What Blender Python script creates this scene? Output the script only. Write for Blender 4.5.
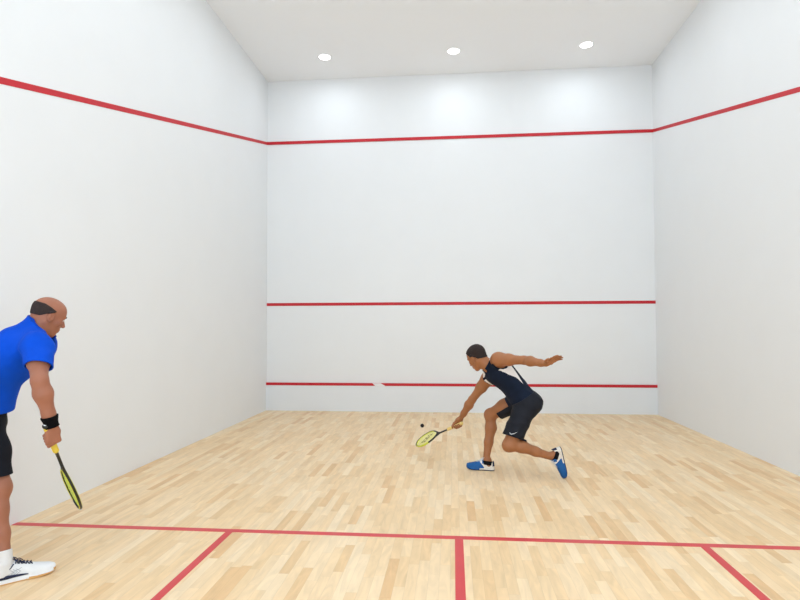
import bpy, math, time
import numpy as np
from mathutils import Vector, Matrix

S = bpy.context.scene
for o in list(bpy.data.objects):
    bpy.data.objects.remove(o)
COL = S.collection
FINE = 1.0          # multiplies the voxel size of the sculpted figures

# ------------------------------------------------------------------ camera
cam_d = bpy.data.cameras.new('camera')
cam = bpy.data.objects.new('camera', cam_d); COL.objects.link(cam)
cam_d.sensor_width = 36.0
cam_d.lens = 554.6 * 36 / 800
cam_d.shift_x = -3.27 / 800
cam_d.shift_y = 9.97 / 800
cam_d.clip_start = 0.05
_r = Vector((0.99595893, 0.08976302, -0.00289877))
_u = Vector((0.0054976, -0.02871847, 0.99957242))
_w = Vector((-0.08964139, 0.99554902, 0.02909589))
M = Matrix(((_r.x, _u.x, -_w.x, 3.1868), (_r.y, _u.y, -_w.y, -9.269), (_r.z, _u.z, -_w.z, 1.4291), (0, 0, 0, 1)))
cam.matrix_world = M
S.camera = cam

# ------------------------------------------------------------------ exposure, world
S.view_settings.view_transform = 'Standard'
S.view_settings.look = 'None'
S.view_settings.gamma = 1.0
S.view_settings.exposure = 0.10
S.view_settings.use_curve_mapping = False
W = bpy.data.worlds.new('hall_light'); S.world = W; W.use_nodes = True
bg = W.node_tree.nodes['Background']
bg.inputs[0].default_value = (0.84, 0.94, 1.03, 1); bg.inputs[1].default_value = 2.05
LAMP_W = 6.0
LAMP_COL = (0.85, 0.955, 1.05)

CW, CH, CL = 6.44, 5.68, 9.75      # court width, ceiling height, length (front wall is y=0, camera looks to +y)

# ------------------------------------------------------------------ helpers
def lin(*c):
    o = []
    for v in c:
        v /= 255.0
        o.append(v / 12.92 if v <= 0.04045 else ((v + 0.055) / 1.055) ** 2.4)
    return (*o, 1.0)

def new_mat(name, col, rough=0.6, spec=0.5, noise=None, bump=None, metal=0.0):
    """noise=(scale, amount) colour mottling, bump=(scale, strength)"""
    m = bpy.data.materials.new(name); m.use_nodes = True
    nt = m.node_tree; b = nt.nodes['Principled BSDF']
    b.inputs['Base Color'].default_value = col
    b.inputs['Roughness'].default_value = rough
    b.inputs['Specular IOR Level'].default_value = spec
    b.inputs['Metallic'].default_value = metal
    tc = nt.nodes.new('ShaderNodeTexCoord')
    if noise:
        n = nt.nodes.new('ShaderNodeTexNoise'); n.inputs['Scale'].default_value = noise[0]; n.inputs['Detail'].default_value = 4
        nt.links.new(tc.outputs['Object'], n.inputs['Vector'])
        r = nt.nodes.new('ShaderNodeMapRange'); r.inputs[1].default_value = 0.25; r.inputs[2].default_value = 0.75
        r.inputs[3].default_value = 1 - noise[1]; r.inputs[4].default_value = 1 + noise[1]
        nt.links.new(n.outputs['Fac'], r.inputs[0])
        x = nt.nodes.new('ShaderNodeVectorMath'); x.operation = 'SCALE'
        x.inputs[0].default_value = col[:3]; nt.links.new(r.outputs[0], x.inputs['Scale'])
        nt.links.new(x.outputs[0], b.inputs['Base Color'])
    if bump:
        n = nt.nodes.new('ShaderNodeTexNoise'); n.inputs['Scale'].default_value = bump[0]; n.inputs['Detail'].default_value = 3
        nt.links.new(tc.outputs['Object'], n.inputs['Vector'])
        bp = nt.nodes.new('ShaderNodeBump'); bp.inputs['Strength'].default_value = bump[1]; bp.inputs['Distance'].default_value = 0.01
        nt.links.new(n.outputs['Fac'], bp.inputs['Height']); nt.links.new(bp.outputs[0], b.inputs['Normal'])
    return m

def link(name, me, mats, parent=None, mw=None, smooth=True):
    o = bpy.data.objects.new(name, me); COL.objects.link(o)
    if not isinstance(mats, (list, tuple)): mats = [mats]
    for m in mats: me.materials.append(m)
    if smooth: me.polygons.foreach_set('use_smooth', [True] * len(me.polygons))
    if mw is not None: o.matrix_world = mw
    if parent is not None:
        o.parent = parent
    return o

def mesh_from(verts, faces):
    me = bpy.data.meshes.new('m'); me.from_pydata([tuple(v) for v in verts], [], [tuple(f) for f in faces]); me.update()
    return me

def tag(o, label=None, cat=None, group=None, kind=None):
    if label: o['label'] = label
    if cat: o['category'] = cat
    if group: o['group'] = group
    if kind: o['kind'] = kind
    return o

def box(name, a, b, m, parent=None):
    (x0, y0, z0), (x1, y1, z1) = a, b
    v = [(x0,y0,z0),(x1,y0,z0),(x1,y1,z0),(x0,y1,z0),(x0,y0,z1),(x1,y0,z1),(x1,y1,z1),(x0,y1,z1)]
    f = [(0,3,2,1),(4,5,6,7),(0,1,5,4),(1,2,6,5),(2,3,7,6),(3,0,4,7)]
    return link(name, mesh_from(v, f), m, parent, smooth=False)

def prism(name, poly, d, m, parent=None):
    """poly: list of 3D points (planar), extruded by vector d"""
    n = len(poly); v = [Vector(p) for p in poly] + [Vector(p) + Vector(d) for p in poly]
    f = [tuple(range(n))[::-1], tuple(range(n, 2 * n))] + [(i, (i + 1) % n, n + (i + 1) % n, n + i) for i in range(n)]
    return link(name, mesh_from(v, f), m, parent, smooth=False)

def tube_data(pts, rad, seg=8, closed=False, flat=None):
    """swept tube; rad float or list; flat=(normal, k): squash cross-section; returns verts, faces"""
    P = [Vector(p) for p in pts]; n = len(P); vs, fs = [], []
    up = None
    for i in range(n):
        t = (P[(i + 1) % n] - P[i - 1]) if closed else (P[min(i + 1, n - 1)] - P[max(i - 1, 0)])
        t.normalize()
        if flat: a = Vector(flat[0])
        else: a = up if up is not None else (Vector((0, 0, 1)) if abs(t.z) < 0.9 else Vector((1, 0, 0)))
        b = t.cross(a).normalized(); a = b.cross(t).normalized(); up = a
        r = rad[i] if isinstance(rad, (list, tuple)) else rad
        ra, rb = (r * flat[1], r) if flat else (r, r)
        for k in range(seg):
            g = 2 * math.pi * k / seg
            vs.append(P[i] + a * math.cos(g) * ra + b * math.sin(g) * rb)
    for i in range(n if closed else n - 1):
        j = (i + 1) % n
        for k in range(seg):
            l = (k + 1) % seg
            fs.append((i * seg + k, i * seg + l, j * seg + l, j * seg + k))
    if not closed:
        fs.append(tuple(range(seg))); fs.append(tuple(range((n - 1) * seg, n * seg))[::-1])
    return vs, fs

def tubes(name, lst, m, parent=None, mw=None, seg=8):
    V, F = [], []
    for e in lst:
        vs, fs = tube_data(e[0], e[1], e[2] if len(e) > 2 and e[2] else seg, e[3] if len(e) > 3 else False, e[4] if len(e) > 4 else None)
        k = len(V); V += vs; F += [tuple(i + k for i in f) for f in fs]
    return link(name, mesh_from(V, F), m, parent, mw)

# ------------------------------------------------------------------ materials of the room
M_wall = new_mat('white_wall_plaster', (0.835, 0.845, 0.85, 1), 0.55, 0.3, noise=(2.5, 0.008), bump=(60, 0.03))
M_ceil = new_mat('white_ceiling_paint', (0.94, 0.95, 0.96, 1), 0.8, 0.2, noise=(2, 0.006))
M_red = new_mat('red_court_paint', lin(196, 30, 42), 0.5, 0.4, noise=(5, 0.05))
M_redfloor = new_mat('red_floor_line_paint', lin(208, 62, 66), 0.35, 0.4, noise=(9, 0.05))
M_tin = new_mat('pale_grey_tin', (0.80, 0.825, 0.85, 1), 0.5, 0.4, noise=(3, 0.01))

def floor_material():
    m = bpy.data.materials.new('maple_strip_floor'); m.use_nodes = True
    nt = m.node_tree; N = nt.nodes; L = nt.links; b = N['Principled BSDF']
    def mt(op, a, c=None, d=None):
        n = N.new('ShaderNodeMath'); n.operation = op
        for i, v in enumerate((a, c, d)):
            if v is None: continue
            if isinstance(v, (int, float)): n.inputs[i].default_value = v
            else: L.new(v, n.inputs[i])
        return n.outputs[0]
    tc = N.new('ShaderNodeTexCoord'); sp = N.new('ShaderNodeSeparateXYZ'); L.new(tc.outputs['Object'], sp.inputs[0])
    X, Y = sp.outputs[0], sp.outputs[1]
    wd = 0.062
    xr = mt('DIVIDE', X, wd); row = mt('FLOOR', xr); fx = mt('FRACT', xr)
    wn = N.new('ShaderNodeTexWhiteNoise'); wn.noise_dimensions = '1D'; L.new(row, wn.inputs['W'])
    ln = mt('MULTIPLY_ADD', wn.outputs['Value'], 0.25, 0.36)
    row2 = mt('ADD', row, 57.3)
    wn2 = N.new('ShaderNodeTexWhiteNoise'); wn2.noise_dimensions = '1D'; L.new(row2, wn2.inputs['W'])
    yy = mt('DIVIDE', mt('ADD', Y, mt('MULTIPLY_ADD', wn2.outputs['Value'], 3.0, 20.0)), ln)
    cel = mt('FLOOR', yy); fy = mt('FRACT', yy)
    cb = N.new('ShaderNodeCombineXYZ'); L.new(row, cb.inputs[0]); L.new(cel, cb.inputs[1])
    w3 = N.new('ShaderNodeTexWhiteNoise'); w3.noise_dimensions = '3D'; L.new(cb.outputs[0], w3.inputs['Vector'])
    ramp = N.new('ShaderNodeValToRGB'); e = ramp.color_ramp.elements
    e[0].position = 0.0; e[0].color = FLOOR_C[0]
    e[1].position = 1.0; e[1].color = FLOOR_C[4]
    for ps, c in ((0.12, FLOOR_C[1]), (0.4, FLOOR_C[2]), (0.75, FLOOR_C[3])):
        q = e.new(ps); q.color = c
    L.new(w3.outputs['Value'], ramp.inputs[0])
    # grain, stretched along the boards and shifted per board
    cb2 = N.new('ShaderNodeCombineXYZ')
    L.new(mt('MULTIPLY', X, 17.0), cb2.inputs[0]); L.new(mt('MULTIPLY', Y, 3.2), cb2.inputs[1]); L.new(mt('MULTIPLY', w3.outputs['Value'], 40.0), cb2.inputs[2])
    g = N.new('ShaderNodeTexNoise'); g.inputs['Scale'].default_value = 1.0; g.inputs['Detail'].default_value = 5; g.inputs['Distortion'].default_value = 1.2
    L.new(cb2.outputs[0], g.inputs['Vector'])
    grain = mt('MULTIPLY_ADD', g.outputs['Fac'], 0.42, 0.79)
    g2 = N.new('ShaderNodeTexNoise'); g2.inputs['Scale'].default_value = 0.9; g2.inputs['Detail'].default_value = 3
    L.new(tc.outputs['Object'], g2.inputs['Vector'])
    grain = mt('MULTIPLY', grain, mt('MULTIPLY_ADD', g2.outputs['Fac'], 0.14, 0.93))
    # seams
    ex = mt('MULTIPLY', mt('MINIMUM', fx, mt('SUBTRACT', 1.0, fx)), wd)
    ey = mt('MULTIPLY', mt('MINIMUM', fy, mt('SUBTRACT', 1.0, fy)), ln)
    sd = mt('MINIMUM', ex, ey)
    seam = N.new('ShaderNodeMapRange'); seam.inputs[1].default_value = 0.0003; seam.inputs[2].default_value = 0.0016
    seam.inputs[3].default_value = 0.86; seam.inputs[4].default_value = 1.0; L.new(sd, seam.inputs[0])
    tot = mt('MULTIPLY', grain, seam.outputs[0])
    vm = N.new('ShaderNodeVectorMath'); vm.operation = 'SCALE'; L.new(ramp.outputs[0], vm.inputs[0]); L.new(tot, vm.inputs['Scale'])
    L.new(vm.outputs[0], b.inputs['Base Color'])
    b.inputs['Roughness'].default_value = 0.42; b.inputs['Specular IOR Level'].default_value = 0.35
    bp = N.new('ShaderNodeBump'); bp.inputs['Strength'].default_value = 0.08; bp.inputs['Distance'].default_value = 0.002
    L.new(seam.outputs[0], bp.inputs['Height']); L.new(bp.outputs[0], b.inputs['Normal'])
    return m
FLOOR_C = [lin(223, 182, 132), lin(231, 197, 150), lin(236, 205, 161), lin(238, 209, 168), lin(242, 217, 180)]
M_floor = floor_material()

# ------------------------------------------------------------------ room
T = 0.2
def st(o, label, kind='structure'):
    o['kind'] = kind; o['label'] = label; return o
st(box('floor', (-T, -CL - 0.2, -0.1), (CW + T, T, 0), M_floor), 'pale maple strip floor of the squash court')
st(box('ceiling', (-T, -CL - 0.2, CH), (CW + T, T, CH + 0.15), M_ceil), 'flat white ceiling over the court')
st(box('wall_front', (0, 0, 0), (CW, T, CH), M_wall), 'white front wall crossed by three red lines')
st(box('wall_left', (-T, -CL - 0.2, 0), (0, T, CH), M_wall), 'white left side wall with sloping red out line')
st(box('wall_right', (CW, -CL - 0.2, 0), (CW + T, T, CH), M_wall), 'white right side wall with sloping red out line')

n_trim = [0]
def trim(o, label):
    n_trim[0] += 1; o.name = 'trim_%d' % n_trim[0]; return st(o, label)
E_ = 0.003
# wall lines
trim(box('t', (0, -0.012, 4.57), (CW, 0, 4.62), M_red), 'red out line high on the front wall')
trim(box('t', (0, -E_, 1.78), (CW, 0, 1.83), M_red), 'red service line midway up the front wall')
slope = 2.44 / 9.75
for sx, x0, lab in ((1, 0, 'left'), (-1, CW, 'right')):
    yb = -CL
    trim(prism('t', [(x0, 0, 4.57), (x0, yb, 4.57 - slope * CL), (x0, yb, 4.62 - slope * CL), (x0, 0, 4.62)], (sx * E_, 0, 0), M_red),
         'red out line sloping along the %s side wall' % lab)
# the tin
trim(box('t', (0, -0.022, 0), (CW, 0, 0.43), M_tin), 'pale grey tin panel at the foot of the front wall')
def tin_line():
    # red board along the top of the tin, with a slanted white patch laid over it
    return box('t', (0, -0.026, 0.430), (CW, 0, 0.474), M_red)
trim(tin_line(), 'red line along the top of the tin')
M_patch = new_mat('white_line_patch', (0.85, 0.85, 0.86, 1), 0.3, 0.6, noise=(30, 0.05))
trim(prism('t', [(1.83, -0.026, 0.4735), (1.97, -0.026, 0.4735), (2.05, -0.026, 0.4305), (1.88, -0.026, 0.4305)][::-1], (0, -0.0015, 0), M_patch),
     'small slanted white patch on the red tin line')
# floor lines (front edges follow the court)
HL = 0.0015
def flat(poly, lab): trim(prism('t', [(x, y, 0) for x, y in poly], (0, 0, HL), M_redfloor), lab)
flat([(0, -5.492), (CW, -5.492), (CW, -5.436), (0, -5.436)], 'red short line across the floor') 
flat([(1.60, -CL), (1.65, -CL), (1.65, -5.492), (1.60, -5.492)], 'red side line of the left service box')
flat([(CW - 1.672, -CL), (CW - 1.618, -CL), (CW - 1.618, -5.492), (CW - 1.672, -5.492)], 'red side line of the right service box')
flat([(3.19, -CL), (3.245, -CL), (3.245, -5.492), (3.19, -5.492)], 'red half court line running toward the viewer')

# ------------------------------------------------------------------ recessed downlights
M_lens = bpy.data.materials.new('lit_lens'); M_lens.use_nodes = True
_b = M_lens.node_tree.nodes['Principled BSDF']
_b.inputs['Base Color'].default_value = (0.9, 0.9, 0.9, 1)
_b.inputs['Emission Color'].default_value = (1, 0.99, 0.97, 1); _b.inputs['Emission Strength'].default_value = 6.0
M_ring = new_mat('white_enamel_ring', (0.83, 0.83, 0.83, 1), 0.35, 0.5, noise=(20, 0.01))
def lathe(name, prof, m, parent, seg=40):
    V, F = [], []
    for r, z in prof:
        for k in range(seg):
            a = 2 * math.pi * k / seg; V.append((r * math.cos(a), r * math.sin(a), z))
    for i in range(len(prof) - 1):
        for k in range(seg):
            l = (k + 1) % seg; F.append((i * seg + k, i * seg + l, (i + 1) * seg + l, (i + 1) * seg + k))
    F.append(tuple(range(seg))[::-1]) if prof[0][0] > 1e-6 else None
    F.append(tuple(range((len(prof) - 1) * seg, len(prof) * seg)))
    return link(name, mesh_from(V, F), m, parent)
def downlight(loc, label):
    e = bpy.data.objects.new('recessed_downlight', None); COL.objects.link(e); e.location = loc
    tag(e, label, 'ceiling light', 'recessed downlights in the ceiling')
    ring = lathe('trim_ring', [(0.090, -0.003), (0.092, -0.008), (0.098, -0.008), (0.102, -0.004), (0.103, 0.0), (0.090, 0.0)], M_ring, e)
    ring['label'] = 'white trim ring'
    lens = lathe('lens', [(0.092, 0.0), (0.092, -0.006), (0.05, -0.010), (0.002, -0.011)], M_lens, e)
    lens['label'] = 'glowing white lens'
    ld = bpy.data.lights.new('lamp', 'AREA'); ld.shape = 'DISK'; ld.size = 0.15; ld.energy = LAMP_W; ld.color = LAMP_COL
    lo = bpy.data.objects.new('lamp_light', ld); COL.objects.link(lo); lo.parent = e; lo.location = (0, 0, -0.02)
labs = ['leftmost of the three glowing ceiling downlights near the front wall', 'middle of the three glowing ceiling downlights near the front wall',
        'rightmost of the three glowing ceiling downlights near the front wall']
for i, x in enumerate((1.19, 3.215, 5.215)):
    downlight((x, -0.78, CH), labs[i])
for r, y in enumerate((-2.6, -4.1, -5.6, -7.1, -8.6)):
    for i, x in enumerate((1.19, 3.215, 5.215)):
        downlight((x, y, CH), 'ceiling downlight out of frame, row %s, %s' % (('second', 'third', 'fourth', 'fifth', 'sixth')[r] + ' from the front wall', ('left', 'centre', 'right')[i]))

# ------------------------------------------------------------------ sculpting engine (distance fields -> one smooth mesh)
def v3(*a): return np.array(a[0] if len(a) == 1 else a, dtype=np.float64)
def unit(a): a = v3(a); return a / np.linalg.norm(a)
def lerp(a, b, t): return v3(a) * (1 - t) + v3(b) * t

def smin(a, b, k):
    h = np.maximum(k - np.abs(a - b), 0) / k
    return np.minimum(a, b) - h * h * k * 0.25
def smax(a, b, k): return -smin(-a, -b, k)

class Field:
    def __init__(s, lo, hi, h, copy=None):
        s.lo = v3(lo); s.h = h
        s.n = np.ceil((v3(hi) - s.lo) / h).astype(int) + 1
        s.D = np.full(tuple(s.n), 0.2, dtype=np.float32) if copy is None else copy
    def like(s, D=None): return Field(s.lo, s.lo + (s.n - 1) * s.h, s.h, np.full(tuple(s.n), 0.2, dtype=np.float32) if D is None else D)
    def sub(s, lo, hi):
        a = np.clip(np.floor((v3(lo) - s.lo) / s.h).astype(int), 0, s.n); b = np.clip(np.ceil((v3(hi) - s.lo) / s.h).astype(int) + 1, 0, s.n)
        sl = tuple(slice(int(a[i]), int(b[i])) for i in range(3))
        g = [(s.lo[i] + np.arange(a[i], b[i]) * s.h).astype(np.float32) for i in range(3)]
        return sl, g[0][:, None, None], g[1][None, :, None], g[2][None, None, :]
    def put(s, fn, lo, hi, k, op='u'):
        m = 0.03 + k
        sl, X, Y, Z = s.sub(v3(lo) - m, v3(hi) + m)
        if 0 in s.D[sl].shape: return
        d = fn(X, Y, Z)
        if op == 'u': s.D[sl] = smin(s.D[sl], d, k)
        else: s.D[sl] = smax(s.D[sl], -d, k)
    def cone(s, a, b, r1, r2, k=0.02, sc=None, op='u'):
        """tapered capsule; sc=(axis, factor) widens it along an axis"""
        a = v3(a); b = v3(b); ab = b - a; L2 = max(ab @ ab, 1e-9)
        f = sc[1] if sc else 1.0
        R = max(r1, r2) * max(f, 1)
        def fn(X, Y, Z):
            x, y, z = X - a[0], Y - a[1], Z - a[2]
            t = np.clip((x * ab[0] + y * ab[1] + z * ab[2]) / L2, 0, 1)
            x, y, z = x - t * ab[0], y - t * ab[1], z - t * ab[2]
            if sc:
                w = unit(sc[0]); q = x * w[0] + y * w[1] + z * w[2]; q = q * (1 / f - 1)
                x, y, z = x + q * w[0], y + q * w[1], z + q * w[2]
            return (np.sqrt(x * x + y * y + z * z) - (r1 + (r2 - r1) * t)).astype(np.float32)
        s.put(fn, np.minimum(a, b) - R, np.maximum(a, b) + R, k, op)
    def chain(s, P, R, k=0.02, sc=None, op='u'):
        for i in range(len(P) - 1): s.cone(P[i], P[i + 1], R[i], R[i + 1], k, sc, op)
    def ball(s, c, r, k=0.02, op='u'): s.cone(c, c, r, r, k, None, op)
    def ell(s, c, ax, rad, k=0.02, op='u'):
        c = v3(c); A = np.array([unit(q) for q in ax]); R = max(rad)
        def fn(X, Y, Z):
            x, y, z = X - c[0], Y - c[1], Z - c[2]
            k0 = 0; k1 = 0
            for w, r in zip(A, rad):
                q = x * w[0] + y * w[1] + z * w[2]
                k0 = k0 + (q / r) ** 2; k1 = k1 + (q / r ** 2) ** 2
            k0 = np.sqrt(k0); k1 = np.sqrt(k1) + 1e-6
            return (k0 * (k0 - 1) / k1).astype(np.float32)
        s.put(fn, c - R, c + R, k, op)
    def grid(s):
        return s.sub(s.lo, s.lo + (s.n - 1) * s.h)[1:]
    def mesh(s, root=(0, 0, 0), smooth=1):
        """surface nets"""
        D = s.D; neg = D < 0
        if not neg.any(): raise RuntimeError('empty field')
        ii = [np.where(neg.any(axis=tuple(j for j in range(3) if j != i)))[0] for i in range(3)]
        a = [max(i[0] - 2, 0) for i in ii]; b = [min(i[-1] + 3, s.n[k]) for k, i in enumerate(ii)]
        D = np.pad(D[a[0]:b[0], a[1]:b[1], a[2]:b[2]], 1, constant_values=0.02)
        org = s.lo + (np.array(a) - 1) * s.h
        neg = D < 0; n = D.shape; N = n[0] * n[1] * n[2]
        st_ = (n[1] * n[2], n[2], 1); Df = D.ravel()
        acc_id, acc_p, quads, flips = [], [], [], []
        for ax in range(3):
            sl0 = [slice(None)] * 3; sl1 = [slice(None)] * 3; sl0[ax] = slice(0, -1); sl1[ax] = slice(1, None)
            cr = neg[tuple(sl0)] != neg[tuple(sl1)]
            I = np.argwhere(cr); lid = I @ np.array(st_)
            d0 = Df[lid].astype(np.float64); d1 = Df[lid + st_[ax]].astype(np.float64)
            t = d0 / (d0 - d1); p = I.astype(np.float64); p[:, ax] += t
            u, w = (ax + 1) % 3, (ax + 2) % 3
            cells = [lid - st_[u] - st_[w], lid - st_[w], lid, lid - st_[u]]
            for c in cells: acc_id.append(c); acc_p.append(p)
            q = np.stack(cells, 1); f = d0 < 0
            q[~f] = q[~f][:, ::-1]
            quads.append(q)
        ids = np.concatenate(acc_id); P = np.concatenate(acc_p); Q = np.concatenate(quads)
        uq, inv = np.unique(ids, return_inverse=True)
        cnt = np.bincount(inv, minlength=len(uq))
        V = np.stack([np.bincount(inv, P[:, k], minlength=len(uq)) / cnt for k in range(3)], 1)
        F = np.searchsorted(uq, Q)
        for _ in range(smooth):      # light Laplacian relaxation
            E1 = np.concatenate([F[:, i] for i in range(4)]); E2 = np.concatenate([F[:, (i + 1) % 4] for i in range(4)])
            c = np.bincount(E1, minlength=len(V)) + np.bincount(E2, minlength=len(V))
            A = np.stack([np.bincount(E1, V[E2, k], minlength=len(V)) + np.bincount(E2, V[E1, k], minlength=len(V)) for k in range(3)], 1) / c[:, None]
            V = V * 0.5 + A * 0.5
        V = V * s.h + org - v3(root)
        me = bpy.data.meshes.new('m')
        me.vertices.add(len(V)); me.vertices.foreach_set('co', V.astype(np.float32).ravel())
        me.loops.add(len(F) * 4); me.loops.foreach_set('vertex_index', F.astype(np.int32).ravel())
        me.polygons.add(len(F)); me.polygons.foreach_set('loop_start', np.arange(0, len(F) * 4, 4, dtype=np.int32))
        me.update(calc_edges=True); me.validate()
        s.cent = (V[F].mean(1) + v3(root)) if len(me.polygons) == len(F) else None
        return me

def waves(X, Y, Z, seed, freq, n=5, stretch=None):
    rs = np.random.RandomState(seed); o = 0
    for i in range(n):
        d = rs.normal(size=3)
        if stretch is not None: d = d - 0.8 * (d @ unit(stretch)) * unit(stretch)
        d = d / np.linalg.norm(d) * freq * rs.uniform(0.6, 1.5); ph = rs.uniform(0, 6.28)
        o = o + np.sin(d[0] * X + d[1] * Y + d[2] * Z + ph)
    return (o / n).astype(np.float32)

def plane(X, Y, Z, p, n):
    """positive on the side the normal points to"""
    n = unit(n); return (X - p[0]) * n[0] + (Y - p[1]) * n[1] + (Z - p[2]) * n[2]

# ------------------------------------------------------------------ hands
def palm(F, w, D, N, Sd, k):
    off = (0.030, 0.010, -0.010, -0.028); ln = (0.086, 0.089, 0.085, 0.078)
    kn = [w + D * ln[i] + Sd * off[i] for i in range(4)]
    for i in range(4):
        F.cone(w + Sd * off[i] * 0.6 + D * 0.012, kn[i], 0.0145, 0.0115, 0.012)
    F.ball(w + Sd * 0.026 + D * 0.035 + N * 0.006, 0.017, 0.015)       # thenar pad
    F.ball(w - Sd * 0.020 + D * 0.035 + N * 0.004, 0.014, 0.012)
    return kn

def hand_open(F, w, D, N, side, curl=(12, 14, 10), spread=7):
    w = v3(w); D = unit(D); N = v3(N); N = unit(N - D * (N @ D)); Sd = np.cross(D, N) * (1 if side == 'R' else -1)
    kn = palm(F, w, D, N, Sd, 0.012)
    for i in range(4):
        L = (0.043, 0.047, 0.044, 0.034)[i]; r = (0.0088, 0.0090, 0.0086, 0.0078)[i]
        sp = math.radians((1.5, 0.5, -0.5, -1.6)[i] * spread)
        d = D * math.cos(sp) + Sd * math.sin(sp); p = kn[i]; a = 0
        for j, (c, f) in enumerate(zip(curl, (1, 0.62, 0.5))):
            a += math.radians(c * (1 + 0.12 * i)); q = p + (d * math.cos(a) + N * math.sin(a)) * L * f
            F.cone(p, q, r - 0.0007 * j, r - 0.0007 * (j + 1), 0.004); p = q
    p = w + Sd * 0.022 + D * 0.02; q = p + (D * 0.55 + Sd * 0.75 + N * 0.25) * 0.042
    q2 = q + unit(D * 0.85 + Sd * 0.45 + N * 0.2) * 0.032; q3 = q2 + unit(D * 0.95 + Sd * 0.2 + N * 0.1) * 0.026
    F.chain([p, q, q2, q3], [0.014, 0.0115, 0.0098, 0.0085], 0.008)

def hand_grip(F, w, D, N, A, side, rh=0.0165):
    """fist closed around a handle whose axis is A; returns a point on the handle axis"""
    w = v3(w); D = unit(D); N = v3(N); N = unit(N - D * (N @ D)); Sd = np.cross(D, N) * (1 if side == 'R' else -1); A = unit(A)
    kn = palm(F, w, D, N, Sd, 0.012)
    C = w + D * 0.072 + N * (0.0125 + rh)
    e1 = -N + A * (N @ A); e1 = unit(e1); e2 = np.cross(A, e1); e2 = e2 * (1 if e2 @ D > 0 else -1)
    for i in range(4):
        r = (0.0088, 0.0092, 0.0088, 0.0078)[i]; s0 = (0.033, 0.012, -0.009, -0.029)[i]
        def at(th, rr, ds=0): th = math.radians(th); return C + A * (s0 + ds) + (e1 * math.cos(th) + e2 * math.sin(th)) * (rh + rr)
        F.chain([kn[i], at(62, r + 0.006), at(118, r + 0.001), at(175, r - 0.001), at(222, r - 0.001)], [r + 0.002, r, r - 0.0003, r - 0.0008, r - 0.0012], 0.004)
    def at(th, rr, s_): th = math.radians(th); return C + A * s_ + (e1 * math.cos(th) + e2 * math.sin(th)) * (rh + rr)
    F.chain([w + Sd * 0.02 + D * 0.02, at(-70, 0.014, 0.03), at(-118, 0.010, 0.052), at(-160, 0.008, 0.062)], [0.015, 0.012, 0.0105, 0.009], 0.008)
    return C

# ------------------------------------------------------------------ head
def head_axes(c, f, u):
    f = unit(f); l = unit(np.cross(u, f)); u = np.cross(f, l); return v3(c), f, l, u

def head(F, H, nb, s=1.0, chinr=0.022):
    c, f, l, u = H
    P = lambda a, b, d: c + (f * a + l * b + u * d) * s
    ax = (f, l, u)
    F.ell(P(-0.012, 0, 0.030), ax, (0.097 * s, 0.074 * s, 0.084 * s), 0.02)
    F.ell(P(0.030, 0, 0.030), ax, (0.058 * s, 0.062 * s, 0.066 * s), 0.02)
    F.ell(P(0.030, 0, -0.040), ax, (0.058 * s, 0.055 * s, 0.072 * s), 0.025)
    for q in (-1, 1):
        F.cone(P(-0.012, 0.052 * q, -0.045), P(0.055, 0.018 * q, -0.096), 0.018 * s, 0.015 * s, 0.02)
        F.ball(P(0.060, 0.040 * q, -0.022), 0.021 * s, 0.02)
    F.ball(P(0.066, 0, -0.098), chinr * s, 0.02)
    F.ell(P(0.070, 0, -0.060), ax, (0.026 * s, 0.028 * s, 0.028 * s), 0.015)
    F.cone(P(0.078, -0.034, 0.020), P(0.078, 0.034, 0.020), 0.0105 * s, 0.0105 * s, 0.014)
    for q in (-1, 1): F.ball(P(0.098, 0.031 * q, 0.000), 0.0135 * s, 0.012, 's')
    F.cone(P(0.084, 0, 0.010), P(0.108, 0, -0.032), 0.0075 * s, 0.0115 * s, 0.008)
    for q in (-1, 1): F.ball(P(0.098, 0.0125 * q, -0.036), 0.0085 * s, 0.005)
    F.cone(P(0.090, -0.017, -0.062), P(0.090, 0.017, -0.062), 0.0065 * s, 0.0065 * s, 0.005)
    F.cone(P(0.089, -0.015, -0.075), P(0.089, 0.015, -0.075), 0.007 * s, 0.007 * s, 0.005)
    for q in (-1, 1):     # ears
        e = P(-0.006, 0.080 * q, -0.004); a2 = (f * 0.95 - l * q * 0.30, l * q + f * 0.3, u)
        F.ell(e, a2, (0.021 * s, 0.013 * s, 0.035 * s), 0.003)
        F.ell(e + (l * q * 0.014 + f * 0.003) * s, a2, (0.012 * s, 0.009 * s, 0.022 * s), 0.004, 's')
    F.chain([P(-0.030, 0, -0.030), lerp(P(-0.028, 0, -0.075), nb, 0.45), nb], [0.056, 0.056, 0.064], 0.03)

def face_bits(H, root, base, M_brow, s=1.0):
    c, f, l, u = H
    for q in (-1, 1):
        ctr = c + (f * 0.0735 + l * 0.031 * q + u * 0.001) * s
        V, Fc = [], []
        n, m_ = 10, 16
        for i in range(n + 1):
            for j in range(m_):
                a = math.pi * i / n; b = 2 * math.pi * j / m_
                V.append(ctr - base + (f * math.cos(a) + (l * math.cos(b) + u * math.sin(b)) * math.sin(a)) * 0.0122 * s)
        for i in range(n):
            for j in range(m_): Fc.append((i * m_ + j, i * m_ + (j + 1) % m_, (i + 1) * m_ + (j + 1) % m_, (i + 1) * m_ + j))
        o = link('eye', mesh_from(V, Fc), [M_eyew, M_iris], root)
        for k, p in enumerate(o.data.polygons): p.material_index = 1 if k < 2 * m_ else 0
        pts = [c - base + (f * a + l * b * q + u * d) * s for a, b, d in ((0.092, 0.014, 0.020), (0.0915, 0.028, 0.027), (0.083, 0.042, 0.023))]
        tubes('eyebrow', [(pts, [0.003, 0.0042, 0.0022])], M_brow, root)
M_eyew = new_mat('eye_white', (0.75, 0.72, 0.7, 1), 0.25, 0.5, noise=(200, 0.03))
M_iris = new_mat('dark_iris', (0.03, 0.018, 0.01, 1), 0.2, 0.5, noise=(300, 0.1))

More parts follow.
